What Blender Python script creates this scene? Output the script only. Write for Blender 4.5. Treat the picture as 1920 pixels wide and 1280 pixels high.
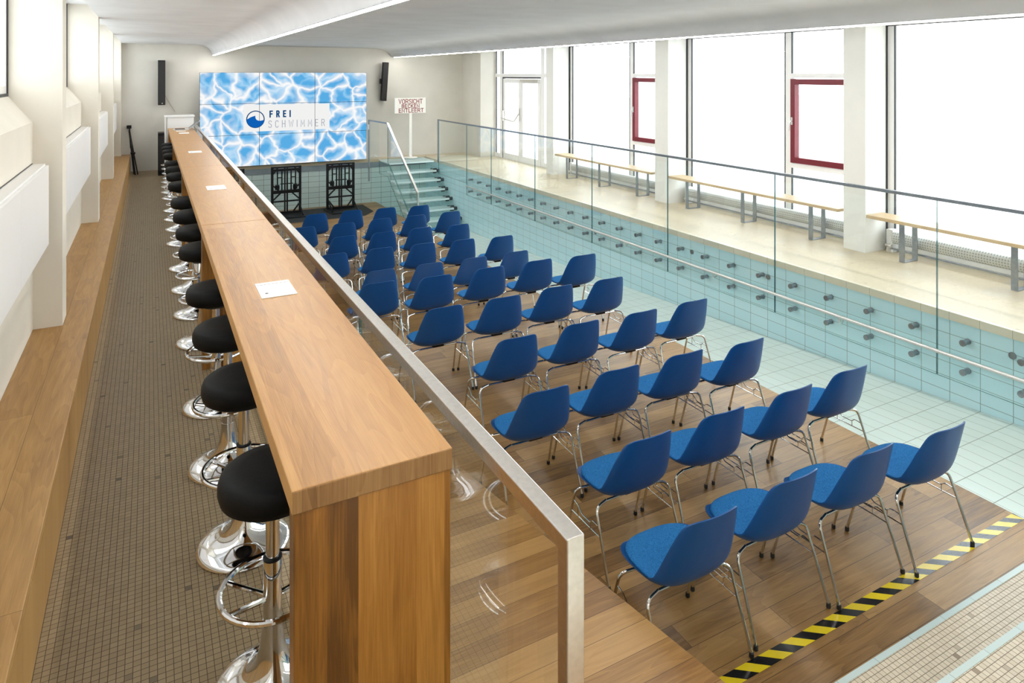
import bpy, bmesh, math, random
from mathutils import Vector, Matrix
random.seed(7)
C = bpy.context.scene
for o in list(bpy.data.objects): bpy.data.objects.remove(o)
# ---------------------------------------------------------------- camera
H = 2.05
cam_d = bpy.data.cameras.new('camera'); cam = bpy.data.objects.new('camera', cam_d); C.collection.objects.link(cam)
cam_d.sensor_width = 36; cam_d.lens = 24.0; cam_d.shift_y = -(640-139)/1920; cam_d.clip_start = .02; cam_d.clip_end = 300
cam.location = (0, 0, H); cam.rotation_euler = (math.pi/2, 0, -math.atan(680/1280))
C.camera = cam
C.view_settings.view_transform = 'Standard'; C.view_settings.look = 'None'; C.view_settings.gamma = 1
C.view_settings.use_curve_mapping = False; C.view_settings.exposure = 0.0
C.cycles.max_bounces = 12; C.cycles.diffuse_bounces = 6; C.cycles.transparent_max_bounces = 24; C.cycles.use_denoising = True
C.cycles.sample_clamp_indirect = 8.0
# ---------------------------------------------------------------- world: bright overcast sky
W = bpy.data.worlds.new('world'); C.world = W; W.use_nodes = True
bg = W.node_tree.nodes['Background']; bg.inputs[0].default_value = (.94, .97, 1.0, 1); bg.inputs[1].default_value = 5.6

# ================================================================ materials
def new_mat(name):
    m = bpy.data.materials.new(name); m.use_nodes = True
    return m, m.node_tree, m.node_tree.nodes['Principled BSDF']
def plain(name, col, rough=.5, metal=0., spec=.5, noise=0., nscale=40., bump=0.):
    m, t, b = new_mat(name); b.inputs['Base Color'].default_value = (*col, 1); b.inputs['Roughness'].default_value = rough
    b.inputs['Metallic'].default_value = metal; b.inputs['Specular IOR Level'].default_value = spec
    if noise or bump:
        tc = t.nodes.new('ShaderNodeTexCoord'); n = t.nodes.new('ShaderNodeTexNoise'); n.inputs['Scale'].default_value = nscale
        n.inputs['Detail'].default_value = 4; t.links.new(tc.outputs['Object'], n.inputs['Vector'])
        if noise:
            r = t.nodes.new('ShaderNodeValToRGB'); r.color_ramp.elements[0].position = .3; r.color_ramp.elements[1].position = .7
            r.color_ramp.elements[0].color = (*[c*(1-noise) for c in col], 1); r.color_ramp.elements[1].color = (*[min(1, c*(1+noise)) for c in col], 1)
            t.links.new(n.outputs['Fac'], r.inputs[0]); t.links.new(r.outputs[0], b.inputs['Base Color'])
        if bump:
            bp = t.nodes.new('ShaderNodeBump'); bp.inputs['Strength'].default_value = bump; bp.inputs['Distance'].default_value = .01
            t.links.new(n.outputs['Fac'], bp.inputs['Height']); t.links.new(bp.outputs[0], b.inputs['Normal'])
    return m
def emit(name, col, s):
    m, t, b = new_mat(name); b.inputs['Base Color'].default_value = (*col, 1); b.inputs['Emission Color'].default_value = (*col, 1)
    b.inputs['Emission Strength'].default_value = s; b.inputs['Roughness'].default_value = .6; return m
class NT:
    def __init__(s, t): s.t = t
    def n(s, typ, **kw):
        x = s.t.nodes.new(typ)
        for k, v in kw.items(): setattr(x, k, v)
        return x
    def put(s, sock, v):
        if hasattr(v, 'links'): s.t.links.new(v, sock)
        else: sock.default_value = v
    def m(s, op, a, b=0., c=0.):
        x = s.n('ShaderNodeMath', operation=op)
        for i, v in enumerate((a, b, c)): s.put(x.inputs[i], v)
        return x.outputs[0]
    def vec(s, x=0., y=0., z=0.):
        c = s.n('ShaderNodeCombineXYZ')
        for i, v in enumerate((x, y, z)): s.put(c.inputs[i], v)
        return c.outputs[0]
    def axes(s):
        tc = s.n('ShaderNodeTexCoord'); sp = s.n('ShaderNodeSeparateXYZ'); s.t.links.new(tc.outputs['Object'], sp.inputs[0])
        return dict(x=sp.outputs[0], y=sp.outputs[1], z=sp.outputs[2])
    def rnd(s, a, b, k=0.):
        w = s.n('ShaderNodeTexWhiteNoise', noise_dimensions='3D'); s.put(w.inputs['Vector'], s.vec(a, b, k)); return w.outputs['Value']
    def noise(s, v, scale, detail=4, dist=0., rough=.5):
        x = s.n('ShaderNodeTexNoise'); s.put(x.inputs['Vector'], v); x.inputs['Scale'].default_value = scale
        x.inputs['Detail'].default_value = detail; x.inputs['Distortion'].default_value = dist; x.inputs['Roughness'].default_value = rough
        return x.outputs['Fac']
    def ramp(s, f, stops):
        r = s.n('ShaderNodeValToRGB'); e = r.color_ramp.elements
        while len(e) < len(stops): e.new(.5)
        for k, (p, c) in enumerate(stops):
            e[k].position = p; e[k].color = (*c, 1)
        s.put(r.inputs[0], f); return r.outputs[0]
    def mix(s, f, a, b, blend='MIX'):
        x = s.n('ShaderNodeMix', data_type='RGBA', blend_type=blend); s.put(x.inputs[0], f)
        for i, v in ((6, a), (7, b)):
            if isinstance(v, tuple): v = (*v, 1)
            s.put(x.inputs[i], v)
        return x.outputs[2]
def wood(name, u, v, w, L, cols, rough=.38, gap=.0015, seed=0., u2=None, grain=1.0, gapdark=.35, knots=.22, vary=.62, rings_=.16):
    """planks: u runs along the boards, v across them; cols = (dark, mid, light)"""
    m, t, b = new_mat(name); N = NT(t); A = N.axes()
    U, V = A[u], A[v]
    rv = N.m('DIVIDE', V, w); row = N.m('FLOOR', rv); off = N.m('MULTIPLY', N.rnd(row, 3.1+seed), L*3)
    ru = N.m('DIVIDE', N.m('ADD', U, off), L); col = N.m('FLOOR', ru)
    R = N.rnd(row, col, seed)
    R2 = N.rnd(row, col, seed+7.7)
    gv = N.vec(N.m('MULTIPLY', U, 1.1), N.m('MULTIPLY', V, 11.), N.m('MULTIPLY', R, 37.))
    big = N.noise(gv, 1.6, 5, 1.2)
    rings = N.m('FRACT', N.m('MULTIPLY', N.noise(N.vec(N.m('MULTIPLY', U, .7), N.m('MULTIPLY', V, 5.), N.m('MULTIPLY', R2, 53.)), 1.3, 2, .4), 9.))
    fine = N.noise(N.vec(N.m('MULTIPLY', U, 7.), N.m('MULTIPLY', V, 210.), N.m('MULTIPLY', R, 91.)), 1., 3)
    f = N.m('ADD', N.m('MULTIPLY', N.m('SUBTRACT', big, .5), .75*grain), N.m('MULTIPLY', N.m('SUBTRACT', R, .5), vary))
    f = N.m('ADD', f, N.m('MULTIPLY', N.m('SUBTRACT', rings, .5), rings_*grain))
    f = N.m('ADD', N.m('ADD', f, .5), N.m('MULTIPLY', N.m('SUBTRACT', fine, .5), .42*grain))
    c = N.ramp(f, [(.12, cols[0]), (.5, cols[1]), (.88, cols[2])])
    kn = N.noise(N.vec(N.m('MULTIPLY', U, 2.2), N.m('MULTIPLY', V, 5.), N.m('MULTIPLY', R, 11.)), 1.7, 1)
    c = N.mix(N.m('MULTIPLY', N.m('GREATER_THAN', kn,   .735), knots), c, tuple(x*.35 for x in cols[0]))
    if gap:
        fv = N.m('FRACT', rv); g1 = N.m('LESS_THAN', N.m('MINIMUM', fv, N.m('SUBTRACT', 1., fv)), gap/w)
        fu = N.m('FRACT', ru); g2 = N.m('LESS_THAN', N.m('MINIMUM', fu, N.m('SUBTRACT', 1., fu)), gap/L)
        g = N.m('MAXIMUM', g1, g2)
        c = N.mix(N.m('MULTIPLY', g, .85), c, tuple(x*gapdark for x in cols[0]))
    t.links.new(c, b.inputs['Base Color'])
    rr = N.m('ADD', rough-.06, N.m('MULTIPLY', big, .14)); t.links.new(rr, b.inputs['Roughness'])
    bp = N.n('ShaderNodeBump'); bp.inputs['Strength'].default_value = .12; bp.inputs['Distance'].default_value = .004
    t.links.new(fine, bp.inputs['Height']); t.links.new(bp.outputs[0], b.inputs['Normal'])
    return m
def tiles(name, u, v, su, sv, ou, ov, gu, gv, ca, cb, grout, rough=.25, odd=0., oddcol=(.1, .08, .06), cloud=.0, tone=1.0, blotch=None):
    m, t, b = new_mat(name); N = NT(t); A = N.axes()
    ru = N.m('DIVIDE', N.m('SUBTRACT', A[u], ou), su); rv = N.m('DIVIDE', N.m('SUBTRACT', A[v], ov), sv)
    iu, iv = N.m('FLOOR', ru), N.m('FLOOR', rv); R = N.rnd(iu, iv, 1.3)
    c = N.mix(R, ca, cb)
    if cloud:
        cl = N.noise(N.vec(A[u], A[v], 0.), .9, 4, .5)
        c = N.mix(N.m('MULTIPLY', cl, cloud), c, tuple(x*.62 for x in ca))
    if odd:
        R2 = N.rnd(iu, iv, 9.1); dk = N.m('GREATER_THAN', R2, 1-odd)
        c = N.mix(N.m('MULTIPLY', dk, N.m('ADD', .35, N.m('MULTIPLY', N.rnd(iu, iv, 4.4), .6))), c, oddcol)
    fu, fv = N.m('FRACT', ru), N.m('FRACT', rv)
    g = N.m('MAXIMUM', N.m('LESS_THAN', N.m('MINIMUM', fu, N.m('SUBTRACT', 1., fu)), gu/su), N.m('LESS_THAN', N.m('MINIMUM', fv, N.m('SUBTRACT', 1., fv)), gv/sv))
    c = N.mix(g, c, grout)
    t.links.new(c, b.inputs['Base Color'])
    t.links.new(N.m('ADD', N.m('MULTIPLY', g, .5), rough), b.inputs['Roughness'])
    return m
def glassy(name, tint=(.93, .98, .97), refl=1.0, ior=1.45, haze=0.0):
    m = bpy.data.materials.new(name); m.use_nodes = True; t = m.node_tree; t.nodes.clear(); N = NT(t)
    out = N.n('ShaderNodeOutputMaterial'); tr = N.n('ShaderNodeBsdfTransparent'); tr.inputs[0].default_value = (*tint, 1)
    gl = N.n('ShaderNodeBsdfGlossy'); gl.inputs['Roughness'].default_value = 0.0; gl.inputs[0].default_value = (1, 1, 1, 1)
    fr = N.n('ShaderNodeFresnel'); fr.inputs[0].default_value = ior
    geo = N.n('ShaderNodeNewGeometry')   # back faces see the same pane, so keep the outside index there too
    io = N.m('ADD', ior, N.m('MULTIPLY', geo.outputs['Backfacing'], 1/ior-ior)); t.links.new(io, fr.inputs[0])
    mx = N.n('ShaderNodeMixShader'); t.links.new(N.m('MULTIPLY', N.m('MINIMUM', fr.outputs[0], .8), refl), mx.inputs[0])
    t.links.new(tr.outputs[0], mx.inputs[1]); t.links.new(gl.outputs[0], mx.inputs[2])
    last = mx.outputs[0]
    if haze:
        df = N.n('ShaderNodeBsdfDiffuse'); df.inputs[0].default_value = (.85, .95, .95, 1)
        tl = N.n('ShaderNodeBsdfTranslucent'); tl.inputs[0].default_value = (.80, .95, .95, 1)
        ad = N.n('ShaderNodeMixShader'); ad.inputs[0].default_value = .5
        t.links.new(df.outputs[0], ad.inputs[1]); t.links.new(tl.outputs[0], ad.inputs[2])
        m2 = N.n('ShaderNodeMixShader'); m2.inputs[0].default_value = haze
        t.links.new(last, m2.inputs[1]); t.links.new(ad.outputs[0], m2.inputs[2]); last = m2.outputs[0]
    t.links.new(last, out.inputs[0]); return m

M = {}
M['white_wall'] = plain('white_plaster', (.74, .70, .62), .85, noise=.03, nscale=3, bump=.05)
M['back_wall'] = plain('pale_grey_plaster', (.66, .64, .585), .85, noise=.03, nscale=2.5, bump=.05)
M['pillar'] = plain('pillar_paint', (.78, .78, .75), .8, noise=.02, nscale=4)
M['ceiling'] = plain('ceiling_paint', (.70, .71, .73), .9, noise=.05, nscale=2.2, bump=.06)
M['panel_white'] = plain('white_lacquer', (.86, .86, .86), .35)
M['frame_white'] = plain('white_window_frame', (.90, .90, .90), .4)
M['gasket'] = plain('dark_gasket', (.03, .035, .04), .5)
M['red'] = plain('red_sash_paint', (.17, .009, .02), .4, noise=.08, nscale=20)
M['steel'] = plain('brushed_steel', (.74, .73, .71), .30, 1.0, noise=.06, nscale=60)
M['darksteel'] = plain('weathered_steel', (.33, .36, .39), .35, 1.0, noise=.1, nscale=30)
M['blacksteel'] = plain('dark_bracket_steel', (.10, .11, .12), .35, 1.0)
M['chrome'] = plain('chrome', (.70, .70, .71), .06, 1.0)
M['legchrome'] = plain('leg_chrome', (.72, .71, .69), .12, 1.0)
M['black'] = plain('black_paint', (.006, .006, .007), .5, spec=.25)
M['rubber'] = plain('black_rubber', (.015, .015, .015), .7)
M['leather'] = plain('black_leatherette', (.004, .004, .004), .55, spec=.16, bump=.12, nscale=160)
M['shell'] = plain('blue_plastic_shell', (.004, .068, .245), .40, spec=.4)
M['fabric'] = plain('blue_wool_fabric', (.022, .150, .385), .95, spec=.1, noise=.35, nscale=190, bump=.35)
M['bar_top'] = wood('oak_worktop', 'y', 'x', .115, 40., ((.26, .12, .034), (.40, .20, .060), (.50, .275, .095)), .36, gap=0, seed=1.5, grain=1.0, knots=0, vary=.5)
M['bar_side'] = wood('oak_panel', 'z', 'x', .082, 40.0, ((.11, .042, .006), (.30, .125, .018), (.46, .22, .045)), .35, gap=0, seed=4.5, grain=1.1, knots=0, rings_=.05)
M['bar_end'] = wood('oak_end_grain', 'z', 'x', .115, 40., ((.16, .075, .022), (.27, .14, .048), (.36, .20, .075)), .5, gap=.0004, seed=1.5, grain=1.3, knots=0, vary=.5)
M['ledge'] = wood('oak_ledge', 'y', 'x', .17, 3.4, ((.22, .105, .022), (.34, .18, .05), (.45, .26, .085)), .38, gap=.001, seed=8.2, grain=1.25)
M['floor_wood'] = wood('oak_floor', 'x', 'y', .148, 1.55, ((.135, .064, .016), (.29, .158, .048), (.42, .248, .088)), .34, vary=.5, gap=.0016, seed=2.5)
M['ramp_wood'] = wood('oak_ramp', 'x', 'y', .15, 7.0, ((.25, .125, .04), (.40, .22, .075), (.51, .30, .115)), .36, gap=.0016, seed=6.1)
M['bench_wood'] = wood('pale_bench_slat', 'y', 'x', .3, 4, ((.42, .29, .15), (.55, .40, .23), (.62, .48, .30)), .45, gap=0, seed=3.3, grain=.5)
M['mosaic'] = tiles('shaded_mosaic', 'x', 'y', .025, .025, 0, 0, .0011, .0011, (.28, .205, .11), (.34, .255, .145), (.075, .05, .03), .42, .007, (.045, .03, .02), cloud=.45)  # same tile as the pool steps, with the walkway's shade put into its colour
M['step_mosaic'] = tiles('pale_mosaic', 'x', 'y', .025, .025, 0, 0, .0013, .0013, (.57, .49, .365), (.65, .57, .44), (.18, .145, .10), .35, .010, (.22, .15, .09))
M['deck'] = tiles('cream_deck_mosaic', 'x', 'y', .025, .025, 0, 0, .0008, .0008, (.60, .52, .365), (.65, .565, .41), (.53, .46, .32), .4, .004, (.40, .33, .22), cloud=.25)
AQ1, AQ2, AQG = (.50, .745, .80), (.545, .775, .82), (.24, .33, .33)
M['tile_right'] = tiles('aqua_wall_tile_y', 'y', 'z', .2455, .1245, 2.939, -.0655, .0028, .0025, AQ1, AQ2, AQG, .16)
M['tile_end'] = tiles('aqua_wall_tile_x', 'x', 'z', .2455, .1245, .05, -.0655, .0034, .0034, (.58, .73, .71), (.63, .77, .75), (.14, .19, .19), .2)
M['tile_floor'] = tiles('aqua_floor_tile', 'y', 'x', .2455, .1245, 2.939, 6.1, .0032, .0022, (.64, .76, .72), (.67, .785, .745), (.27, .31, .29), .22)
M['coping'] = tiles('cream_coping', 'y', 'z', .2455, .2, 2.939, -.1, .002, .001, (.60, .56, .43), (.66, .61, .48), (.36, .34, .27), .4)
M['nosing'] = tiles('pale_blue_nosing', 'x', 'y', .25, 5, .1, -1, .0015, .0015, (.46, .58, .57), (.51, .62, .61), (.30, .35, .34), .3)
M['concrete'] = plain('grey_gutter', (.23, .28, .31), .5, noise=.1, nscale=6)
M['glass'] = glassy('clear_glass', (.972, .99, .99))
M['winglass'] = glassy('window_glass', (.97, .985, .985), .6)
M['glass_edge'] = plain('glass_edge_green', (.045, .15, .16), .15)
M['tread'] = glassy('frosted_glass_tread', (.80, .94, .94), 1., haze=.55)
M['tread_edge'] = plain('frosted_tread_edge', (.78, .92, .92), .3)
M['paving'] = plain('pale_paving', (.62, .62, .60), .9, noise=.12, nscale=.8)
M['grass'] = plain('shrub_green', (.30, .40, .22), .9, noise=.3, nscale=5)
M['led'] = emit('led_strip_light', (1, .955, .88), 78.)
M['pale_metal'] = plain('white_enamel', (.78, .79, .78), .45)
def mesh_cyl():
    m, t, b = new_mat('perforated_radiator'); N = NT(t); A = N.axes()
    f = N.m('GREATER_THAN', N.m('ADD', N.m('SINE', N.m('MULTIPLY', A['y'], 230.)), N.m('SINE', N.m('MULTIPLY', A['z'], 230.))), .7)
    t.links.new(N.mix(f, (.66, .68, .66), (.34, .37, .36)), b.inputs['Base Color']); b.inputs['Roughness'].default_value = .5
    return m
M['radiator'] = mesh_cyl()
M['tape_yellow'] = plain('yellow_tape', (.75, .58, .02), .16)
M['tape_black'] = plain('black_tape', (.012, .012, .013), .16)
def glow(name, col, s):
    m = bpy.data.materials.new(name); m.use_nodes = True; t = m.node_tree; t.nodes.clear()
    e = t.nodes.new('ShaderNodeEmission'); e.inputs[0].default_value = (*col, 1); e.inputs[1].default_value = s
    o = t.nodes.new('ShaderNodeOutputMaterial'); t.links.new(e.outputs[0], o.inputs[0]); return m
def water():
    m = bpy.data.materials.new('water_caustics_picture'); m.use_nodes = True; t = m.node_tree; t.nodes.clear(); N = NT(t); A = N.axes()
    v = N.vec(A['x'], A['z'], 0.)
    nz = N.n('ShaderNodeTexNoise'); nz.inputs['Scale'].default_value = 2.3; nz.inputs['Detail'].default_value = 2; N.put(nz.inputs['Vector'], v)
    md = N.n('ShaderNodeVectorMath', operation='MULTIPLY_ADD'); N.put(md.inputs[0], nz.outputs['Color']); md.inputs[1].default_value = (.55, .5, 0); N.put(md.inputs[2], v)
    vo = N.n('ShaderNodeTexVoronoi', feature='DISTANCE_TO_EDGE', voronoi_dimensions='2D'); vo.inputs['Scale'].default_value = 2.5; N.put(vo.inputs['Vector'], md.outputs[0])
    vo2 = N.n('ShaderNodeTexVoronoi', feature='DISTANCE_TO_EDGE', voronoi_dimensions='2D'); vo2.inputs['Scale'].default_value = 2.1
    md2 = N.n('ShaderNodeVectorMath', operation='MULTIPLY_ADD'); N.put(md2.inputs[0], nz.outputs['Color']); md2.inputs[1].default_value = (.7, .6, 0); N.put(md2.inputs[2], v); N.put(vo2.inputs['Vector'], md2.outputs[0])
    d1 = vo.outputs['Distance']; soft = N.noise(v, 1.5, 2); wd = N.noise(v, 2.3, 2)
    base = N.ramp(N.m('ADD', N.m('MULTIPLY', vo2.outputs['Distance'], 1.1), N.m('MULTIPLY', soft, .75)), [(.24, (.62, .80, .95)), (.42, (.28, .59, .88)), (.60, (.10, .42, .78))])
    fw = N.m('MULTIPLY', d1, N.m('ADD', .18, N.m('MULTIPLY', N.m('POWER', wd, 2.), 2.9)))
    line = N.ramp(fw, [(.0, (1, 1, 1)), (.03, (.85, .85, .85)), (.10, (.35, .35, .35)), (.24, (0, 0, 0))])
    lf = N.n('ShaderNodeSeparateColor'); N.put(lf.inputs[0], line)
    c = N.mix(lf.outputs[0], base, (1., .98, .96))
    e = N.n('ShaderNodeEmission'); N.put(e.inputs[0], c); e.inputs[1].default_value = 1.0
    o = N.n('ShaderNodeOutputMaterial'); t.links.new(e.outputs[0], o.inputs[0]); return m
M['water'] = water()
M['logo_white'] = glow('banner_white', (.93, .93, .92), .95)
M['logo_blue'] = glow('logo_blue', (.005, .13, .52), .9)
M['logo_navy'] = glow('lettering_navy', (.008, .08, .24), .8)
M['logo_grey'] = glow('lettering_grey', (.42, .46, .52), .9)
M['sign_white'] = plain('sign_white', (.86, .84, .79), .5)
M['sign_red'] = plain('sign_dark_red', (.26, .03, .03), .5)
M['screen_dark'] = plain('laptop_screen', (.03, .05, .08), .2)
M['alu'] = plain('silver_aluminium', (.70, .71, .73), .3, .8)
M['wire'] = plain('brown_wire', (.32, .22, .17), .6)

# ================================================================ mesh builder
class MB:
    def __init__(s): s.v = []; s.f = []; s.mi = []
    def add(s, vs, fs, mi=0):
        k = len(s.v); s.v += [tuple(p) for p in vs]; s.f += [tuple(i+k for i in f) for f in fs]; s.mi += [mi]*len(fs); return s
    def box(s, x0, x1, y0, y1, z0, z1, mi=0):
        return s.add([(x0,y0,z0),(x1,y0,z0),(x1,y1,z0),(x0,y1,z0),(x0,y0,z1),(x1,y0,z1),(x1,y1,z1),(x0,y1,z1)],
                     [(0,3,2,1),(4,5,6,7),(0,1,5,4),(1,2,6,5),(2,3,7,6),(3,0,4,7)], mi)
    def prism(s, poly, axis, a, b, mi=0):
        """extrude a 2-D outline along axis; outline coords are the two other axes in order"""
        n = len(poly)
        def P(p, t): return {'x': (t, p[0], p[1]), 'y': (p[0], t, p[1]), 'z': (p[0], p[1], t)}[axis]
        vs = [P(p, a) for p in poly]+[P(p, b) for p in poly]
        fs = [tuple(range(n)), tuple(reversed(range(n, 2*n)))]+[(i, i+n, (i+1) % n+n, (i+1) % n) for i in range(n)]
        return s.add(vs, fs, mi)
    def tube(s, pts, r, seg=8, closed=False, mi=0, r1=None):
        pts = [Vector(p) for p in pts]; n = len(pts); rings = []; nrm = None; vs = []; fs = []
        for i, p in enumerate(pts):
            a = pts[(i-1) % n] if (closed or i) else p; b = pts[(i+1) % n] if (closed or i < n-1) else p
            T = (b-a).normalized()
            if nrm is None:
                nrm = T.cross(Vector((0,0,1)));
                if nrm.length < 1e-3: nrm = T.cross(Vector((1,0,0)))
            nrm = (nrm-T*nrm.dot(T)).normalized(); bn = T.cross(nrm)
            sc = 1.0
            if (closed or 0 < i < n-1):
                c = (p-a).normalized().dot((b-p).normalized()); sc = 1/max(.5, math.sqrt(max(.05, (1+c)/2)))
            rr = r if r1 is None else r+(r1-r)*i/(n-1)
            for k in range(seg):
                t = 2*math.pi*k/seg; vs.append(p+(nrm*math.cos(t)+bn*math.sin(t))*rr*(sc if False else 1))
        m = n if closed else n-1
        for i in range(m):
            j = (i+1) % n
            for k in range(seg): fs.append((i*seg+k, i*seg+(k+1) % seg, j*seg+(k+1) % seg, j*seg+k))
        if not closed: fs += [tuple(reversed(range(seg))), tuple(range((n-1)*seg, n*seg))]
        return s.add(vs, fs, mi)
    def cyl(s, a, b, r, seg=16, mi=0, r1=None): return s.tube([a, b], r, seg, False, mi, r1)
    def lathe(s, prof, seg=32, mi=0, at=(0,0,0)):
        vs = []; fs = []; n = len(prof)
        for k in range(seg):
            t = 2*math.pi*k/seg
            for (r, z) in prof: vs.append((at[0]+r*math.cos(t), at[1]+r*math.sin(t), at[2]+z))
        for k in range(seg):
            j = (k+1) % seg
            for i in range(n-1): fs.append((k*n+i, j*n+i, j*n+i+1, k*n+i+1))
        if prof[0][0] > 1e-4: fs.append(tuple(k*n for k in reversed(range(seg))))
        if prof[-1][0] > 1e-4: fs.append(tuple(k*n+n-1 for k in range(seg)))
        return s.add(vs, fs, mi)
    def build(s, name, mats, parent=None, smooth=False, bevel=0., angle=35, origin=None):
        me = bpy.data.meshes.new(name); vs = s.v
        if origin is not None: vs = [(x-origin[0], y-origin[1], z-origin[2]) for x, y, z in vs]
        me.from_pydata(vs, [], s.f)
        for m in (mats if isinstance(mats, (list, tuple)) else [mats]): me.materials.append(M[m] if isinstance(m, str) else m)
        me.polygons.foreach_set('material_index', s.mi)
        bm = bmesh.new(); bm.from_mesh(me); bmesh.ops.remove_doubles(bm, verts=bm.verts, dist=1e-6); bmesh.ops.recalc_face_normals(bm, faces=bm.faces); bm.to_mesh(me); bm.free()
        if smooth:
            me.shade_smooth(); me.set_sharp_from_angle(angle=math.radians(angle))
        o = bpy.data.objects.new(name, me); C.collection.objects.link(o)
        if origin is not None: o.location = origin
        if parent: o.parent = parent
        if bevel:
            b = o.modifiers.new('bevel', 'BEVEL'); b.width = bevel; b.segments = 2; b.limit_method = 'ANGLE'; b.angle_limit = math.radians(40)
        return o
def fillet(pts, r, n=4):
    pts = [Vector(p) for p in pts]; out = [pts[0]]
    for i in range(1, len(pts)-1):
        a, p, b = pts[i-1], pts[i], pts[i+1]; d1, d2 = (a-p), (b-p); q = min(r, d1.length*.48, d2.length*.48)
        s, e = p+d1.normalized()*q, p+d2.normalized()*q
        for k in range(n+1):
            t = k/n; out.append(s*(1-t)**2+p*2*t*(1-t)+e*t*t)
    out.append(pts[-1]); return out
def tag(o, label, cat, group=None, kind=None):
    o['label'] = label; o['category'] = cat
    if group: o['group'] = group
    if kind: o['kind'] = kind
    return o
def thing(name, label, cat, loc=(0,0,0), rz=0., group=None, kind=None):
    o = bpy.data.objects.new(name, None); C.collection.objects.link(o); o.location = loc; o.rotation_euler = (0,0,rz); o.empty_display_size = .1
    return tag(o, label, cat, group, kind)
def struct(o, label, cat): return tag(o, label, cat, None, 'structure')
def copy_tree(o, parent=None):
    c = o.copy(); C.collection.objects.link(c)
    if parent: c.parent = parent
    for ch in list(o.children): copy_tree(ch, c)
    return c
def glass_box(x0, x1, y0, y1, z0, z1, thin, name, parent, mat='glass'):
    """a pane whose two broad faces are clear and whose narrow edges are green"""
    mb = MB(); mb.box(x0, x1, y0, y1, z0, z1)
    for i in range(6): mb.mi[i] = 1
    idx = {'x': (3, 5), 'y': (2, 4), 'z': (0, 1)}[thin]
    for i in idx: mb.mi[i] = 0
    return mb.build(name, [mat, 'tread_edge' if mat == 'tread' else 'glass_edge'], parent)

# ================================================================ room shell
YB, YR = 16.45, -1.8        # back wall, rear wall
PX, GX = 6.10, .79          # pool side walls: window side, bar side
YE, YS = 16.10, 1.93        # pool end wall, first pool step
Z1, Z2 = -.73, -1.03        # the two timber floors in the pool
# gallery floor and window-side deck
struct(MB().box(-.9, GX, YR, YB, -.12, 0).build('floor_gallery', 'mosaic'), 'shade-darkened brown small-tile mosaic floor of the raised walkway under the bar stools', 'floor')
struct(MB().box(PX, 7.75, YR, YB, -.065, 0).build('floor_deck', 'deck'), 'cream mosaic pool deck running below the tall windows', 'floor')
mb = MB().box(GX, PX, YE, YB, -.065, 0)
struct(mb.build('floor_end', 'deck'), 'narrow cream deck at the end of the pool below the sign', 'floor')
mb = MB().box(PX-.012, PX+.03, YR, YE, -.0655, .004)
struct(mb.build('trim_1', 'coping'), 'cream coping tiles along the pool edge on the window side', 'coping')
struct(MB().box(PX, PX+.2, YR, YE, -2., -.0655).build('wall_pool_right', 'tile_right'), 'aqua tiled pool wall below the window deck', 'wall')
struct(MB().box(GX-.25, GX, YR, YE, -2., -.12).build('wall_pool_left', 'tile_right'), 'aqua tiled pool wall below the bar walkway', 'wall')
struct(MB().box(GX-.25, PX+.2, YE, YE+.2, -2., -.19).build('wall_pool_end', 'tile_end'), 'pale aqua tiled pool wall below the video wall', 'wall')
struct(MB().box(GX, PX, YE-.02, YE+.2, -.19, -.065).build('trim_2', 'concrete'), 'grey gutter band on top of the pool end wall', 'trim')
# sloping tiled pool floor
prof = [(YR, -.735), (2.86, -.735), (YE, -.735-.0575*(YE-2.86)), (YE, -2.), (YR, -2.)]
struct(MB().prism(prof, 'x', 4.8, PX).build('floor_pool', 'tile_floor'), 'pale aqua tiled pool floor sloping down beside the timber floor', 'floor')
# timber floors
struct(MB().box(GX, 4.83, YS-.05, 6.98, -.95, Z1).build('floor_timber', 'floor_wood'), 'oak plank floor in the shallow end under the nearer chairs', 'floor')
struct(MB().box(GX, 4.83, 6.98, YE, -1.6, Z2).build('floor_timber_far', 'floor_wood'), 'lower oak plank floor in front of the video wall', 'floor')
# access ramp beside the glass railing
RX = 1.95; ry = lambda y: Z1+.1816*(4.39-y)
struct(MB().prism([(.40, ry(.40)), (4.39, Z1+.002), (4.39, Z1-.1), (.40, Z1-.1)], 'x', GX+.005, RX).build('floor_ramp', 'ramp_wood'), 'light oak plank ramp down into the pool beside the glass railing', 'ramp')
# mosaic steps at the shallow end
for k, (ye, zt) in enumerate([(1.93, -.55), (1.606, -.37), (1.28, -.19)]):
    s = MB().box(RX+.004, PX-.002, (1.606, 1.28, YR)[k], ye-.026, -1, zt).build('floor_step', 'step_mosaic')
    struct(s, ['pale mosaic lower pool step behind the striped tape', 'pale mosaic second pool step in the near corner', 'pale mosaic upper pool step'][k], 'step')
    nb = MB().box(RX+.004, PX-.002, ye-.026, ye, -1, zt+.0015).build('trim_%d' % (3+k), 'nosing')
    struct(nb, ['pale blue nosing of the lower pool step', 'pale blue nosing of the second pool step', 'pale blue nosing of the upper pool step'][k], 'trim')
# walls
struct(MB().box(-1.1, 7.9, YB, YB+.2, -.2, 3).build('wall_back', 'back_wall'), 'pale grey plaster wall behind the video wall', 'wall')
struct(MB().box(-1.1, 7.9, YR-.2, YR, -2., 3).build('wall_rear', 'white_wall'), 'white plaster wall behind the viewpoint', 'wall')
struct(MB().box(7.25, 7.9, 15.31, YB, 0, 3).build('wall_right', 'back_wall'), 'pale plaster wall return beside the glazed door', 'wall')
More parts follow.
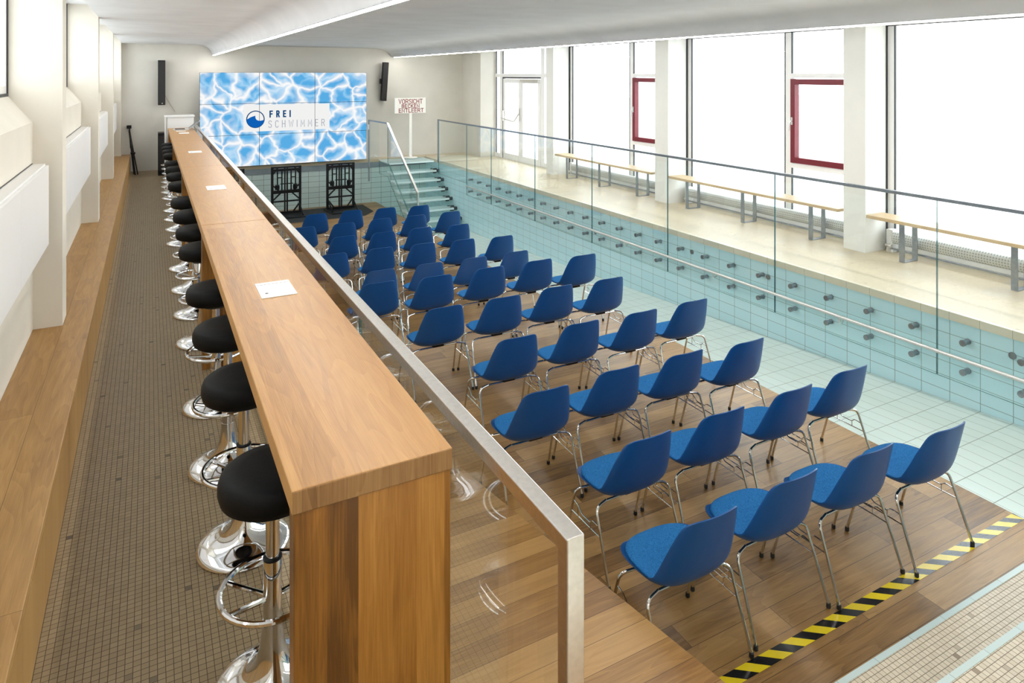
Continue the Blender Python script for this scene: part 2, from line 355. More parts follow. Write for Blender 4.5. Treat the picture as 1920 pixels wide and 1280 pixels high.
# left wall below the windows with a sloping sill
struct(MB().prism([(-.68, 0), (-.68, 1.735), (-.82, 1.915), (-1.0, 1.915), (-1.0, 0)], 'y', YR, YB).build('wall_left', 'white_wall'), 'white plaster wall with sloping sills below the high windows', 'wall')
PL = [-1.79, 1.83, 5.47, 9.105, 12.74, 16.22]
pos = ['', '', 'nearest of the visible wall piers', 'second visible wall pier', 'third visible wall pier', 'wall pier next to the back wall']
for k, y in enumerate(PL):
    struct(MB().box(-.99, -.515, y, y+.23, 0, 2.95).build('wall_pier', 'white_wall'), 'white plaster pier between side windows, ' + (pos[k] or 'behind the viewpoint'), 'pier')
# ceiling: shallow concrete bays, each ending in a curved lip with a light strip
def lip(x0, x1, zt, zb, n=8):
    return [(x0+(x1-x0)*math.sin(math.pi/2*i/n), zt-(zt-zb)*(1-math.cos(math.pi/2*i/n))) for i in range(n+1)]
cp = [(-1.0, 2.84), (-.60, 2.84), (-.51, 2.70)] + lip(.96, 1.22, 2.69, 2.475) + [(1.30, 2.475), (1.30, 2.69)] + lip(4.85, 5.32, 2.68, 2.476) + [(5.40, 2.476), (5.40, 2.69), (7.9, 2.69), (7.9, 3.05), (-1.0, 3.05)]
struct(MB().prism(cp, 'y', YR, YB).build('ceiling', 'ceiling', smooth=True, angle=30), 'pale ceiling in shallow bays with curved lips', 'ceiling')

# ================================================================ window side
pill = [(15.31, 15.55), (11.86, 12.14), (8.38, 8.70), (5.01, 5.29), (1.62, 1.90), (-1.78, -1.5)]
pn = ['', 'white pillar between the glazed door and the first large window', 'white pillar between the two red window sashes', 'white pillar right of the nearest red sash', 'white pillar outside the frame', 'white pillar by the rear wall']
for k, (a, b) in enumerate(pill):
    if k: struct(MB().box(7.25, 7.62, a, b, 0, 2.69).build('wall_pillar', 'pillar'), pn[k], 'pillar')
WX = 7.70
def frame_bar(mb, y0, y1, z0, z1, x0=WX-.04, x1=WX+.04, mi=0): mb.box(x0, x1, y0, y1, z0, z1, mi)
def handle(parent, y, z, x, name='handle'):
    h = MB().box(x-.012, x, y-.014, y+.014, z-.05, z+.05); h.tube(fillet([(x, y, z), (x-.05, y, z), (x-.05, y+.01, z-.13)], .02), .009)
    return h.build(name, 'steel', parent, smooth=True)
wi = 0
for k in range(1, 5):
    y0, y1 = pill[k+1][1], pill[k][0]          # bay from nearer pillar to farther pillar
    wi += 1
    lab = ['tall window left of the farther red sash pillar, beyond the farthest bench', 'tall window with the nearest fully seen red sash', 'tall window at the right edge behind the nearest bench', 'tall window outside the frame'][k-1]
    w = thing('window_%d' % wi, lab, 'window', kind='structure')
    ym = y0+1.13                                # mullion: narrow column with sash nearer the viewer
    f = MB()
    for a, b in ((y0-.25, y0+.04), (ym-.05, ym+.05), (y1-.08, y1+.25)): frame_bar(f, a, b, 0, 2.66)
    for a, b, z0, z1 in ((y0, y1, 0, .10), (y0, y1, 2.62, 2.68), (y0, ym, 2.0, 2.06), (y0, ym, .79, .85)): frame_bar(f, a, b, z0, z1, WX-.044, WX+.036)
    f.build('window_frame', 'frame_white', w)
    g = MB()
    for y in (ym+.05, ): frame_bar(g, y, y+.014, .1, 2.62, WX-.045, WX-.02)
    frame_bar(g, y1-.092, y1-.08, .1, 2.62, WX-.045, WX-.02); frame_bar(g, ym-.062, ym-.05, .1, .79, WX-.045, WX-.02); frame_bar(g, ym-.062, ym-.05, 2.06, 2.62, WX-.045, WX-.02)
    frame_bar(g, y0, y1, 2.612, 2.62, WX-.045, WX-.02); frame_bar(g, y1+.0, y1+.02, .0, 2.62, WX-.07, WX-.04)
    g.build('gasket', 'gasket', w)
    for a, b, z0, z1 in ((ym+.05, y1-.08, .1, 2.62), (y0+.04, ym-.05, .1, .79), (y0+.04, ym-.05, 2.06, 2.62)):
        MB().box(WX-.004, WX+.004, a, b, z0, z1).build('pane', 'winglass', w)
    s = MB(); a, b, z0, z1 = y0+.04, ym-.05, .86, 1.985
    for q in ((a, a+.07, z0, z1), (b-.07, b, z0, z1), (a+.07, b-.07, z0, z0+.075), (a+.07, b-.07, z1-.075, z1)): frame_bar(s, *q, WX-.065, WX+.02)
    sash = s.build('sash', 'red', w); sash['label'] = 'dark red opening sash'
    MB().box(WX-.004, WX+.004, a+.07, b-.07, z0+.075, z1-.075).build('pane', 'winglass', sash)
    handle(sash, b-.03, 1.42, WX-.065)
# door bay
y0, y1 = 12.14, 15.31
dw = thing('window_5', 'glazed surround with transom and sidelight around the white double door', 'window', kind='structure')
f = MB()
for a, b in ((12.60, 12.66), (12.90, 13.06), (14.90, 15.05), (15.27, 15.31)): frame_bar(f, a, b, 0, 2.66)
for a, b, z0, z1 in ((12.14, 15.31, 2.62, 2.68), (12.14, 15.31, 1.98, 2.06), (12.14, 12.90, 0, .1), (15.05, 15.31, 0, .1)): frame_bar(f, a, b, z0, z1, WX-.044, WX+.036)
f.build('window_frame', 'frame_white', dw)
g = MB()
for a, z0, z1 in ((15.255, .1, 1.98), (15.255, 2.06, 2.62), (14.885, 2.06, 2.62)): frame_bar(g, a, a+.015, z0, z1, WX-.045, WX-.02)
g.build('gasket', 'gasket', dw)
for a, b, z0, z1 in ((13.06, 14.90, 2.06, 2.62), (15.05, 15.27, .1, 1.98), (15.05, 15.27, 2.06, 2.62), (12.14, 12.90, .1, 1.98), (12.14, 12.90, 2.06, 2.62)):
    MB().box(WX-.004, WX+.004, a, b, z0, z1).build('pane', 'winglass', dw)
d = thing('door_1', 'white glazed double door with a bent panic bar at the far end of the deck', 'door', kind='structure')
g = MB(); frame_bar(g, 13.06, 14.90, 1.945, 1.98, WX-.05, WX); frame_bar(g, 14.865, 14.90, 0, 1.98, WX-.05, WX-.01); g.build('door_rebate', 'gasket', d)
for a, b in ((13.07, 13.965), (13.975, 14.86)):
    f = MB()
    for q in ((a, a+.1, 0, 1.94), (b-.1, b, 0, 1.94), (a+.1, b-.1, 0, .14), (a+.1, b-.1, 1.84, 1.94)): frame_bar(f, *q, WX-.05, WX+.01)
    leaf = f.build('door_leaf', 'frame_white', d)
    MB().box(WX-.02, WX-.012, a+.1, b-.1, .14, 1.84).build('pane', 'winglass', leaf)
g = MB(); frame_bar(g, 13.075, 13.9, 1.86, 1.93, WX-.11, WX-.05); g.build('door_closer', 'steel', d)
g = MB(); g.tube(fillet([(WX-.05, 14.84, 1.08), (WX-.13, 14.84, .98), (WX-.13, 14.15, .93), (WX-.10, 13.98, 1.12)], .06), .016)
g.box(WX-.09, WX-.05, 14.80, 14.86, .92, 1.16); g.box(WX-.08, WX-.05, 13.93, 13.99, .95, 1.25); g.build('panic_bar', 'steel', d, smooth=True)
# high windows on the bar side
for k in range(len(PL)-1):
    a, b = PL[k]+.23, PL[k+1]
    w = thing('window_%d' % (6+k), 'high side window over the sloping sill, ' + ['behind the viewpoint', 'nearest bay at the left edge', 'second bay from the left edge', 'third bay from the left edge', 'bay next to the back wall'][k], 'window', kind='structure')
    f = MB()
    for q in ((a, a+.05, 1.915, 2.84), (b-.05, b, 1.915, 2.84), (a+.05, b-.05, 1.915, 1.975), (a+.05, b-.05, 2.78, 2.84)): f.box(-.88, -.82, *q)
    f.build('window_frame', 'frame_white', w)
    g = MB().box(-.83, -.812, b-.012, b, 1.91, 2.84); g.box(-.83, -.812, a, b, 1.90, 1.925); g.build('gasket', 'gasket', w)
    MB().box(-.857, -.849, a+.05, b-.05, 1.975, 2.78).build('pane', 'winglass', w)
# outdoors: paving and pale shrubs seen through the glass
struct(MB().box(7.95, 60, -30, 50, -.25, -.12).build('ground_outside', 'paving'), 'pale paving outside the windows', 'ground')
struct(MB().box(-40, -1.1, -30, 50, -.25, -.12).build('ground_outside_left', 'paving'), 'pale paving outside the high side windows', 'ground')

# ================================================================ light strips of the ceiling lips
for x, z, lab in ((1.238, 2.461, 'bright LED strip along the ceiling lip above the bar'), (5.345, 2.462, 'LED strip along the ceiling lip on the window side')):
    t = thing('light_strip', lab, 'light', (x, (YR+YB)/2-.09, z), group='ceiling light strips')
    hl = (YB-YR)/2-.11
    MB().box(-.012, .012, -hl, hl, -.006, .004).build('diffuser', 'led', t)
    MB().box(-.02, .03, -hl, hl, .004, .012).build('housing', 'alu', t)
# oak ledge along the side wall
t = thing('wall_ledge', 'long oak ledge running under the white wall cabinets', 'bench', (0, 0, 0))
MB().box(-.995, -.352, YR+.01, YB-.01, .325, .362).build('seat_board', 'ledge', t, bevel=.003)
MB().box(-.372, -.352, YR+.01, YB-.01, 0, .3245).build('fascia', 'ledge', t)
MB().box(-.60, -.57, YR+.01, YB-.01, 0, .3245).build('back_board', 'ledge', t)
# white wall cabinets
for k in range(len(PL)-1):
    a, b = PL[k]+.24, PL[k+1]-.0
    lab = ['outside the frame', 'cut by the left edge of the picture', 'in the second bay', 'in the third bay', 'farthest one, next to the back wall'][k]
    t = thing('wall_cabinet', 'white flat-front cabinet hung on the side wall, ' + lab, 'cabinet', (-.68, 0, 0), group='white cabinets along the side wall')
    MB().box(.002, .075, a+.02, b-.06, .935, 1.462).build('body', 'panel_white', t)
    n = 3; L = (b-a-.08)/n
    for i in range(n):
        y = a+.02+i*L; MB().box(.0755, .095, y+.005, y+L-.005, .93, 1.452).build('door', 'panel_white', t, bevel=.002)
    MB().box(0.001, .006, a+.0, b-.05, 1.463, 1.466).build('gap_shade_strip', 'gasket', t)  # dark strip painted in for the shade between cabinet top and wall

# ================================================================ bar counters
BX0, BX1, BZ = .319, .761, .99
seams = [1.79, 5.25, 8.62, 12.0, 15.0]
bl = ['nearest oak bar counter with the end panel facing the viewer', 'second oak bar counter from the viewer', 'third oak bar counter from the viewer', 'farthest oak bar counter carrying the laptop']
for k in range(4):
    a, b = seams[k], seams[k+1]
    t = thing('bar_counter', bl[k], 'bar counter', (0, 0, 0), group='oak bar counters along the railing')
    top = MB().box(BX0, BX1, a+.0015, b-.0015, BZ-.062, BZ); top.mi[2] = top.mi[4] = 1; top.build('worktop', ['bar_top', 'bar_end'], t, bevel=.004)
    for y in (a+.008, b-.068):
        MB().box(BX0+.006, BX1-.004, y, y+.06, 0, BZ-.062).build('leg_panel', 'bar_side', t, bevel=.002)
    py = [3.52, 6.92, 10.24, 13.6][k]
    p = MB().box(.468, .632, py-.125, py+.125, BZ+.0002, BZ+.004).build('cable_flap', 'panel_white', t, bevel=.0015); p['label'] = 'white cable outlet cover'
    MB().cyl((.50, py-.06, BZ+.003), (.50, py-.06, BZ+.0046), .008).build('lock', 'gasket', p)
    MB().box(.475, .625, py+.085, py+.088, BZ+.0035, BZ+.0045).build('slot', 'gasket', p)

# ================================================================ bar stools
def make_stool():
    t = thing('bar_stool', '', 'stool', (0, 0, 0))
    sp = [(0, .640), (.11, .640), (.150, .644), (.165, .655), (.172, .680), (.171, .705), (.163, .727), (.146, .739), (.10, .745), (0, .747)]
    MB().lathe(sp, 40).build('seat', 'leather', t, smooth=True, angle=60)
    MB().lathe([(0, .612), (.075, .614), (.10, .630), (.10, .639), (0, .639)], 24).build('seat_plate', 'black', t, smooth=True)
    MB().lathe([(.030, .205), (.030, .43), (.028, .435), (.022, .436), (.022, .615)], 24).build('column', 'chrome', t, smooth=True)
    MB().lathe([(.0302, .429), (.0310, .430), (.0310, .435), (.0285, .4365)], 24).build('collar', 'black', t, smooth=True)
    MB().lathe([(.190, 0), (.193, .006), (.190, .012), (.180, .019), (.145, .028), (.105, .041), (.078, .059), (.056, .090), (.042, .135), (.034, .195), (.032, .225)], 48).build('base', 'chrome', t, smooth=True, angle=50)
    r = MB(); n = 40
    r.tube([(.165*math.cos(2*math.pi*i/n), .165*math.sin(2*math.pi*i/n), .335) for i in range(n)], .0105, 10, True)
    for q in (2.75, 3.75, .2): r.cyl((.029*math.cos(q), .029*math.sin(q), .305), (.165*math.cos(q), .165*math.sin(q), .335), .0085, 8)
    r.build('footrest', 'chrome', t, smooth=True)
    return t
ys = [2.40, 3.19, 3.87, 4.61, 5.75, 6.45, 7.2, 8.0, 9.2, 10.05, 10.75, 11.45, 12.6, 13.25, 13.9, 14.5]
st = make_stool()
ordn = ['nearest', 'second', 'third', 'fourth', 'fifth', 'sixth', 'seventh', 'eighth', 'ninth', 'tenth', 'eleventh', 'twelfth', 'thirteenth', 'fourteenth', 'fifteenth', 'farthest']
for k, y in enumerate(ys):
    o = st if k == 0 else copy_tree(st)
    o.location = (.365, y, 0); o.rotation_euler = (0, 0, random.uniform(-.5, .5))
    o['label'] = 'round black bar stool on a chrome trumpet base, ' + (ordn[k] + ' along the bar' if k in (0, 15) else ordn[k] + ' from the viewer along the bar'); o['group'] = 'bar stools along the counters'

# ================================================================ blue shell chairs
def cat(pts, n):
    out = []
    for i in range(len(pts)-1):
        p0, p1, p2, p3 = pts[max(0, i-1)], pts[i], pts[i+1], pts[min(len(pts)-1, i+2)]
        for k in range(n):
            t = k/n; out.append(tuple(.5*((2*b)+(-a+c)*t+(2*a-5*b+4*c-d)*t*t+(-a+3*b-3*c+d)*t**3) for a, b, c, d in zip(p0, p1, p2, p3)))
    out.append(pts[-1]); return out
#           y      z     half   lift
SHELL = [(.238, .390, .160, .000), (.227, .411, .182, .002), (.17, .424, .212, .009), (.09, .418, .229, .022), (.01, .408, .236, .042), (-.065, .405, .237, .054),
         (-.120, .414, .237, .064), (-.163, .440, .235, .068), (-.190, .486, .230, .068), (-.213, .555, .216, .062), (-.236, .635, .198, .054), (-.258, .715, .175, .044), (-.279, .790, .150, .034)]
st_ = cat(SHELL, 6); NS = len(st_)-1
arc = [0.]
for i in range(NS): arc.append(arc[-1]+math.hypot(st_[i+1][0]-st_[i][0], st_[i+1][1]-st_[i][1]))
arc = [a/arc[-1] for a in arc]
def shell_at(s, v, off=0.):
    s = min(max(s, 0), 1); i = 0
    while i < NS-1 and arc[i+1] < s: i += 1
    f = (s-arc[i])/(arc[i+1]-arc[i]); P = [a+(b-a)*f for a, b in zip(st_[i], st_[i+1])]
    j0, j1 = max(0, i-1), min(NS, i+2); ty, tz = st_[j1][0]-st_[j0][0], st_[j1][1]-st_[j0][1]; l = math.hypot(ty, tz); ny, nz = tz/l, -ty/l
    av = abs(v); lift = P[3]*av**(2.6-.3*s)+off
    x = P[2]*math.sin(v*1.25)/math.sin(1.25)*1.0
    return (x, P[0]+ny*lift, P[1]+nz*lift)
def make_chair():
    t = thing('shell_chair', '', 'chair')
    nu, nv = 34, 22
    def grid(s0f, s1f, vmax, off):
        vs = []
        for i in range(nu+1):
            for j in range(nv+1):
                v = math.sin((-1+2*j/nv)*math.pi/2*.97)/math.sin(math.pi/2*.97); a, b = s0f(abs(v)), s1f(abs(v)); s = a+(b-a)*i/nu
                vs.append(shell_at(s, v*vmax, off(i/nu, v) if callable(off) else off))
        return vs
    fs = [(i*(nv+1)+j, i*(nv+1)+j+1, (i+1)*(nv+1)+j+1, (i+1)*(nv+1)+j) for i in range(nu) for j in range(nv)]
    s0, s1 = (lambda a: .19*(1-(1-min(a, 1)**2.7)**.5)), (lambda a: 1-.095*(1-(1-min(a, 1)**4)**.5))
    top = grid(s0, s1, 1, 0.); bot = grid(s0, s1, 1, -.006); n = len(top)
    rim = [j for j in range(nv+1)]+[i*(nv+1)+nv for i in range(1, nu+1)]+[nu*(nv+1)+j for j in range(nv-1, -1, -1)]+[i*(nv+1) for i in range(nu-1, 0, -1)]
    mb = MB(); mb.add(top+bot, [tuple(f) for f in fs]+[tuple(n+k for k in reversed(f)) for f in fs]+[(rim[k], rim[(k+1) % len(rim)], n+rim[(k+1) % len(rim)], n+rim[k]) for k in range(len(rim))])
    mb.build('seat_shell', 'shell', t, smooth=True, angle=50)
    # upholstered seat pad, thin and rounded at its rim
    def dome(u, v): return +.006+.018*(max(0, 1-abs(2*u-1)**7))**.5*(max(0, 1-abs(v)**7))**.5
    pt = grid(lambda a: .035+.20*(1-(1-min(a, 1)**2.7)**.5), lambda a: .47-.06*a**4, .87, dome); pb = grid(lambda a: .035+.20*(1-(1-min(a, 1)**2.7)**.5), lambda a: .47-.06*a**4, .87, .001)
    mb = MB(); mb.add(pt+pb, [tuple(f) for f in fs]+[tuple(n+k for k in reversed(f)) for f in fs]+[(rim[k], rim[(k+1) % len(rim)], n+rim[(k+1) % len(rim)], n+rim[k]) for k in range(len(rim))])
    mb.build('seat_pad', 'fabric', t, smooth=True, angle=70)
    r = .0078
    def P(sx, a, b, f): return lambda q: tuple(x+(y-x)*q for x, y in zip(a, b))
    for yk, yf in ((.085, .205), (-.075, -.226)):
        for sx in (-1, 1):
            knee = (sx*.258, yk+(.02 if yk > 0 else -.02), .372); foot = (sx*(.266 if yk > 0 else .270), yf, .018)
            l = MB().tube(fillet([(sx*.175, yk, .380), knee, foot], .055, 6), r, 10).build('leg', 'legchrome', t, smooth=True)
            MB().lathe([(.009, 0), (.012, .004), (.011, .024), (.008, .026)], 12, 0, (foot[0], foot[1], 0)).build('glide', 'rubber', l, smooth=True)
        MB().tube([(-.17, yk, .378), (.17, yk, .378)], r, 10).build('cross_bar', 'legchrome', t, smooth=True)
    for sx in (-1, 1):
        def on(yk, yf, z):  # point on the straight run of a leg at height z
            ky = yk+(.02 if yk > 0 else -.02); q = (.372-z)/(.372-.018); return (sx*(.258+.010*q), ky+(yf-ky)*q, z)
        f1, f2 = on(.085, .205, .305), on(.085, .205, .235); r1, r2 = on(-.075, -.226, .285), on(-.075, -.226, .235)
        w = MB(); x = sx*.264
        w.tube(fillet([f1, (x, .07, .300), (x, .03, .268), (x, -.05, .268), (x, -.07, .290), r1], .012), .0032, 6)
        w.tube([f2, r2], .0032, 6); w.tube([(x, .07, .300), (x, .07, .235)], .0028, 6); w.tube([(x, -.05, .268), (x, -.05, .235)], .0028, 6)
        w.build('linking_bracket', 'legchrome', t, smooth=True)
    MB().box(-.05, .05, -.095, .105, .379, .398).build('mounting_plate', 'black', t, bevel=.004)
    return t
k1, k2 = 1.985/2.36, 2.295/2.36
near = [[(2.841, 2.713), (3.533, 2.745), (4.218, 2.713), (4.906, 2.65)], [(3.058, 3.505), (3.749, 3.518), (4.468, 3.524), (5.161, 3.549)],
        [(2.817, 4.394), (3.522, 4.432), (4.198, 4.417), (4.859, 4.35)], [(3.107, 5.394), (3.818, 5.426), (4.51, 5.398), (5.191, 5.402)],
        [(2.825, 6.449), (3.503, 6.438), (4.195, 6.48), (4.875, 6.452)], [(2.474, 7.554), (3.145, 7.487), (3.85, 7.504), (4.538, 7.51), (5.177, 7.448)]]
far = [[(2.611, 7.992), (3.228, 7.989), (3.832, 7.972), (4.453, 7.984)], [(2.283, 8.998), (2.913, 9.004), (3.505, 8.973), (4.09, 8.915), (4.669, 8.831)],
       [(2.637, 9.903), (3.231, 9.891), (3.819, 9.902), (4.415, 9.836)], [(2.248, 10.791), (2.864, 10.787), (3.476, 10.822), (4.061, 10.809), (4.686, 10.821)],
       [(2.622, 11.713), (3.228, 11.731), (3.821, 11.669), (4.41, 11.585)]]
rown = ['in the row nearest the striped tape'] + ['in the %s row from the striped tape' % q for q in ('second', 'third', 'fourth', 'fifth', 'sixth')] + ['in the %s row from the video wall' % q for q in ('fifth', 'fourth', 'third', 'second')] + ['in the row nearest the video wall']
coln = {4: ['leftmost', 'second from the left', 'third from the left', 'rightmost'], 5: ['leftmost', 'second from the left', 'middle one', 'fourth from the left', 'rightmost']}
ch = make_chair(); first = True
for ri, row in enumerate(near+far):
    kk, z = (k1, Z1) if ri < 6 else (k2, Z2)
    for ci, (x, y) in enumerate(row):
        o = ch if first else copy_tree(ch); first = False
        o.location = (x*kk-.117+(ci-len(row)/2+.5)*.006, y*kk+.28, z+.0005); o.rotation_euler = (0, 0, random.uniform(-.02, .02))
        o['label'] = 'blue shell chair, %s, %s' % (coln[len(row)][ci], rown[ri]); o['group'] = 'rows of blue chairs facing the video wall'

# ================================================================ striped tape on the timber floor
t = thing('hazard_tape', 'black and yellow striped tape stuck across the oak floor', 'tape', (0, 0, Z1+.0006))
sk, ta, tb, pitch = .09, 2.262, 2.330, .0775
yb, bb = MB(), MB(); k = 0; xa, xb = RX+.01, 4.829; x = xa
cl = lambda q: min(max(q, xa), xb)
while x < xb+sk:
    poly = [(cl(x), ta), (cl(x+pitch), ta), (cl(x+pitch-sk), tb), (cl(x-sk), tb)]
    out = [p for i, p in enumerate(poly) if p != poly[i-1]]
    if len(out) > 2: (yb if k % 2 else bb).prism(out, 'z', 0, .0008)
    x += pitch; k += 1
yb.build('yellow_stripes', 'tape_yellow', t); bb.build('black_stripes', 'tape_black', t)

# ================================================================ glass railing beside the bar
t = thing('glass_railing', 'glass railing with flat steel handrail between the bar and the pool', 'railing', (0, 0, 0))
LX = .855
MB().prism([(1.30, -.6), (1.342, -.6), (1.342, .958), (15.6, .958), (15.6, 1.0), (1.30, 1.0)], 'x', LX-.0235, LX+.0235).build('handrail', 'steel', t, bevel=.003)
MB().box(LX-.009, LX+.009, 1.3425, 1.352, -.6, .957).build('post_channel', 'gasket', t)
ye = [1.354, 3.09, 4.83, 6.57, 8.31, 10.05, 11.79, 13.53, 15.6]
for a, b in zip(ye[:-1], ye[1:]): glass_box(LX-.006, LX+.006, a+.004, b-.004, -.55, .957, 'x', 'glass_panel', t)
for a, b in zip(ye[:-1], ye[1:]):
    for i in range(4):
        y = a+.22+i*(b-a-.44)/3
        for z in (-.2, -.445): MB().cyl((GX+.001, y, z), (LX-.0065, y, z), .022, 14).build('standoff', 'steel', t, smooth=True)
# ================================================================ glass railing on the window side
t = thing('glass_railing', 'frameless glass railing with slim steel rail in front of the windows', 'railing', (0, 0, 0))
QX = 6.03
MB().box(QX-.018, QX+.018, -1.7, 15.05, .955, .985).build('handrail', 'darksteel', t, bevel=.003)
MB().box(QX-.018, QX+.018, 15.05, 15.08, -.03, .985).build('end_post', 'darksteel', t)
ye = [-1.70, .01, 1.755, 3.497, 5.234, 6.978, 8.72, 10.485, 12.236, 13.43, 15.045]
for a, b in zip(ye[:-1], ye[1:]): glass_box(QX-.006, QX+.006, a+.004, b-.004, -.55 if a < 13.4 else -.3, .954, 'x', 'glass_panel', t)
y = 2.84
while y < 13.6:
    for z in (-.2, -.447):
        m = MB().cyl((PX-.0125, y, z), (QX-.006, y, z), .019, 14); m.cyl((QX-.0065, y, z), (QX-.03, y, z), .026, 14); m.cyl((PX-.013, y, z), (PX-.022, y, z), .026, 14)
        m.build('standoff', 'darksteel', t, smooth=True)
    y += .4345
# pool handrail pipe
t = thing('pool_handrail', 'thin steel pipe handrail mounted along the aqua pool wall', 'handrail', (0, 0, 0))
MB().tube(fillet([(5.965, -1.5, -.315), (5.965, 13.3, -.335), (5.985, 13.36, -.335)], .05), .0165, 12).build('pipe', 'steel', t, smooth=True)
for y in (1.0, 2.68, 4.40, 6.10, 7.83, 9.55, 11.25, 12.95):
    MB().tube(fillet([(5.965, y, -.33), (5.965, y, -.375), (5.995, y, -.395), (PX-.0005, y+.05, -.372)], .03), .010, 8).build('bracket', 'steel', t, smooth=True)
for y, z in ((2.943, -.20), (5.383, -.21), (6.594, -.21), (8.72, -.40)):
    nm = {2.943: 'nearest of the small discs, above the pipe', 5.383: 'second small disc from the right', 6.594: 'third small disc from the right', 8.72: 'farthest small disc'}[y]
    tag(MB().cyl((PX-.0005, y, z), (PX-.012, y, z), .028, 20).build('steel_disc', 'darksteel', smooth=True), 'round steel disc on the aqua pool wall, ' + nm, 'disc', 'steel discs on the pool wall')

# ================================================================ benches and radiators below the windows
for k, (a, b) in enumerate([(8.74, 11.72), (5.33, 8.33), (1.98, 4.97)]):
    t = thing('deck_bench', ['farthest pale wooden bench on steel legs below the windows', 'middle pale wooden bench between two white pillars', 'nearest pale wooden bench on steel legs at the right edge'][k], 'bench', (0, 0, 0), group='benches on the window deck')
    MB().box(7.20, 7.50, a, b, .415, .452).build('seat', 'bench_wood', t, bevel=.004)
    n = 3
    for i in range(n):
        y = a+.40+i*(b-a-.8)/(n-1)
        MB().box(7.23, 7.238, y-.03, y+.03, 0, .414).build('leg', 'darksteel', t)
        MB().box(7.462, 7.47, y-.03, y+.03, 0, .414).build('leg', 'darksteel', t)
        MB().box(7.2385, 7.4615, y-.03, y+.03, 0, .006).build('foot_bar', 'darksteel', t)
    t = thing('pipe_radiator', ['farthest cylindrical radiator behind the far bench', 'middle cylindrical radiator behind the bench', 'nearest cylindrical radiator behind the bench at the right edge'][k], 'radiator', (0, 0, 0), group='radiators under the windows')
    MB().cyl((7.585, a+.10, .17), (7.585, b-.10, .17), .072, 24).build('finned_tube', 'radiator', t, smooth=True)
    MB().box(7.535, 7.64, b-.10, b-.02, 0, .26).build('end_bracket', 'pale_metal', t, bevel=.006)
    MB().box(7.535, 7.64, a+.02, a+.10, 0, .26).build('end_bracket', 'pale_metal', t, bevel=.006)
    MB().tube([(7.53, a+.05, .05), (7.53, b-.05, .05)], .010, 8).build('supply_pipe', 'darksteel', t, smooth=True)
    v = MB(); v.cyl((7.53, b-.06, .02), (7.53, b-.06, .10), .016, 10); v.cyl((7.53, b-.09, .075), (7.53, b-.02, .075), .02, 10); v.build('valve', 'steel', t, smooth=True)
    v = MB(); v.cyl((7.53, a+.06, .02), (7.53, a+.06, .10), .016, 10); v.cyl((7.53, a+.09, .075), (7.53, a+.02, .075), .02, 10); v.build('valve', 'steel', t, smooth=True)

# ================================================================ lettering
GL = {'F': (.55, [[(0,0),(0,1),(.55,1)], [(0,.52),(.48,.52)]]), 'R': (.58, [[(0,0),(0,1),(.40,1),(.54,.92),(.57,.76),(.54,.60),(.40,.5),(0,.5)], [(.34,.5),(.6,0)]]),
 'E': (.52, [[(.52,1),(0,1),(0,0),(.52,0)], [(0,.52),(.46,.52)]]), 'I': (.0, [[(0,0),(0,1)]]), 'S': (.56, [[(.55,.84),(.44,.98),(.28,1),(.1,.96),(0,.80),(.06,.62),(.28,.53),(.5,.43),(.57,.24),(.48,.06),(.28,0),(.1,.03),(0,.18)]]),
 'C': (.56, [[(.56,.82),(.45,.97),(.28,1),(.1,.94),(0,.75),(0,.25),(.1,.06),(.28,0),(.45,.03),(.56,.18)]]), 'H': (.58, [[(0,0),(0,1)], [(.58,0),(.58,1)], [(0,.52),(.58,.52)]]),
 'W': (.86, [[(0,1),(.2,0),(.43,.8),(.66,0),(.86,1)]]), 'M': (.72, [[(0,0),(.02,1),(.36,.3),(.70,1),(.72,0)]]), 'V': (.62, [[(0,1),(.31,0),(.62,1)]]),
 'O': (.60, [[(.3,1),(.1,.94),(0,.75),(0,.25),(.1,.06),(.3,0),(.5,.06),(.6,.25),(.6,.75),(.5,.94),(.3,1)]]), 'B': (.57, [[(0,0),(0,1),(.38,1),(.52,.9),(.53,.66),(.38,.53),(0,.53)], [(.38,.53),(.56,.4),(.56,.13),(.4,0),(0,0)]]),
 'K': (.58, [[(0,0),(0,1)], [(.55,1),(0,.42)], [(.17,.58),(.58,0)]]), 'N': (.58, [[(0,0),(0,1),(.58,0),(.58,1)]]), 'L': (.5, [[(0,1),(0,0),(.5,0)]]), 'T': (.6, [[(0,1),(.6,1)], [(.3,1),(.3,0)]])}
def letters(mb, text, x, z, h, th, gap, y, depth=.0008, wide=1.0, mi=0):
    """flat strokes in the x-z plane facing -y; returns the end x"""
    for chh in text:
        w, ss = GL[chh]
        for s in ss:
            pts = [Vector((x+p[0]*h*wide, z+p[1]*h)) for p in s]; n = len(pts); L, R = [], []
            for i, p in enumerate(pts):
                a = pts[i-1] if i else p; b = pts[i+1] if i < n-1 else p
                d1 = (p-a).normalized() if i else (b-p).normalized(); d2 = (b-p).normalized() if i < n-1 else d1
                tt = (d1+d2); tt = tt.normalized() if tt.length > 1e-4 else d1; nn = Vector((-tt.y, tt.x)); k = 1/max(.45, nn.dot(Vector((-d1.y, d1.x))))
                q = p-(d1*th/2 if i == 0 else Vector((0,0)))+(d2*th/2 if i == n-1 else Vector((0,0)))
                L.append(q+nn*th/2*k); R.append(q-nn*th/2*k)
            for i in range(n-1):
                mb.add([(c.x, y, c.y) for c in (L[i], L[i+1], R[i+1], R[i])], [(0,1,2,3)], mi)
        x += w*h*wide+gap
    return x-gap
def text_w(text, h, gap, wide=1.0): return sum(GL[c][0]*h*wide+gap for c in text)-gap
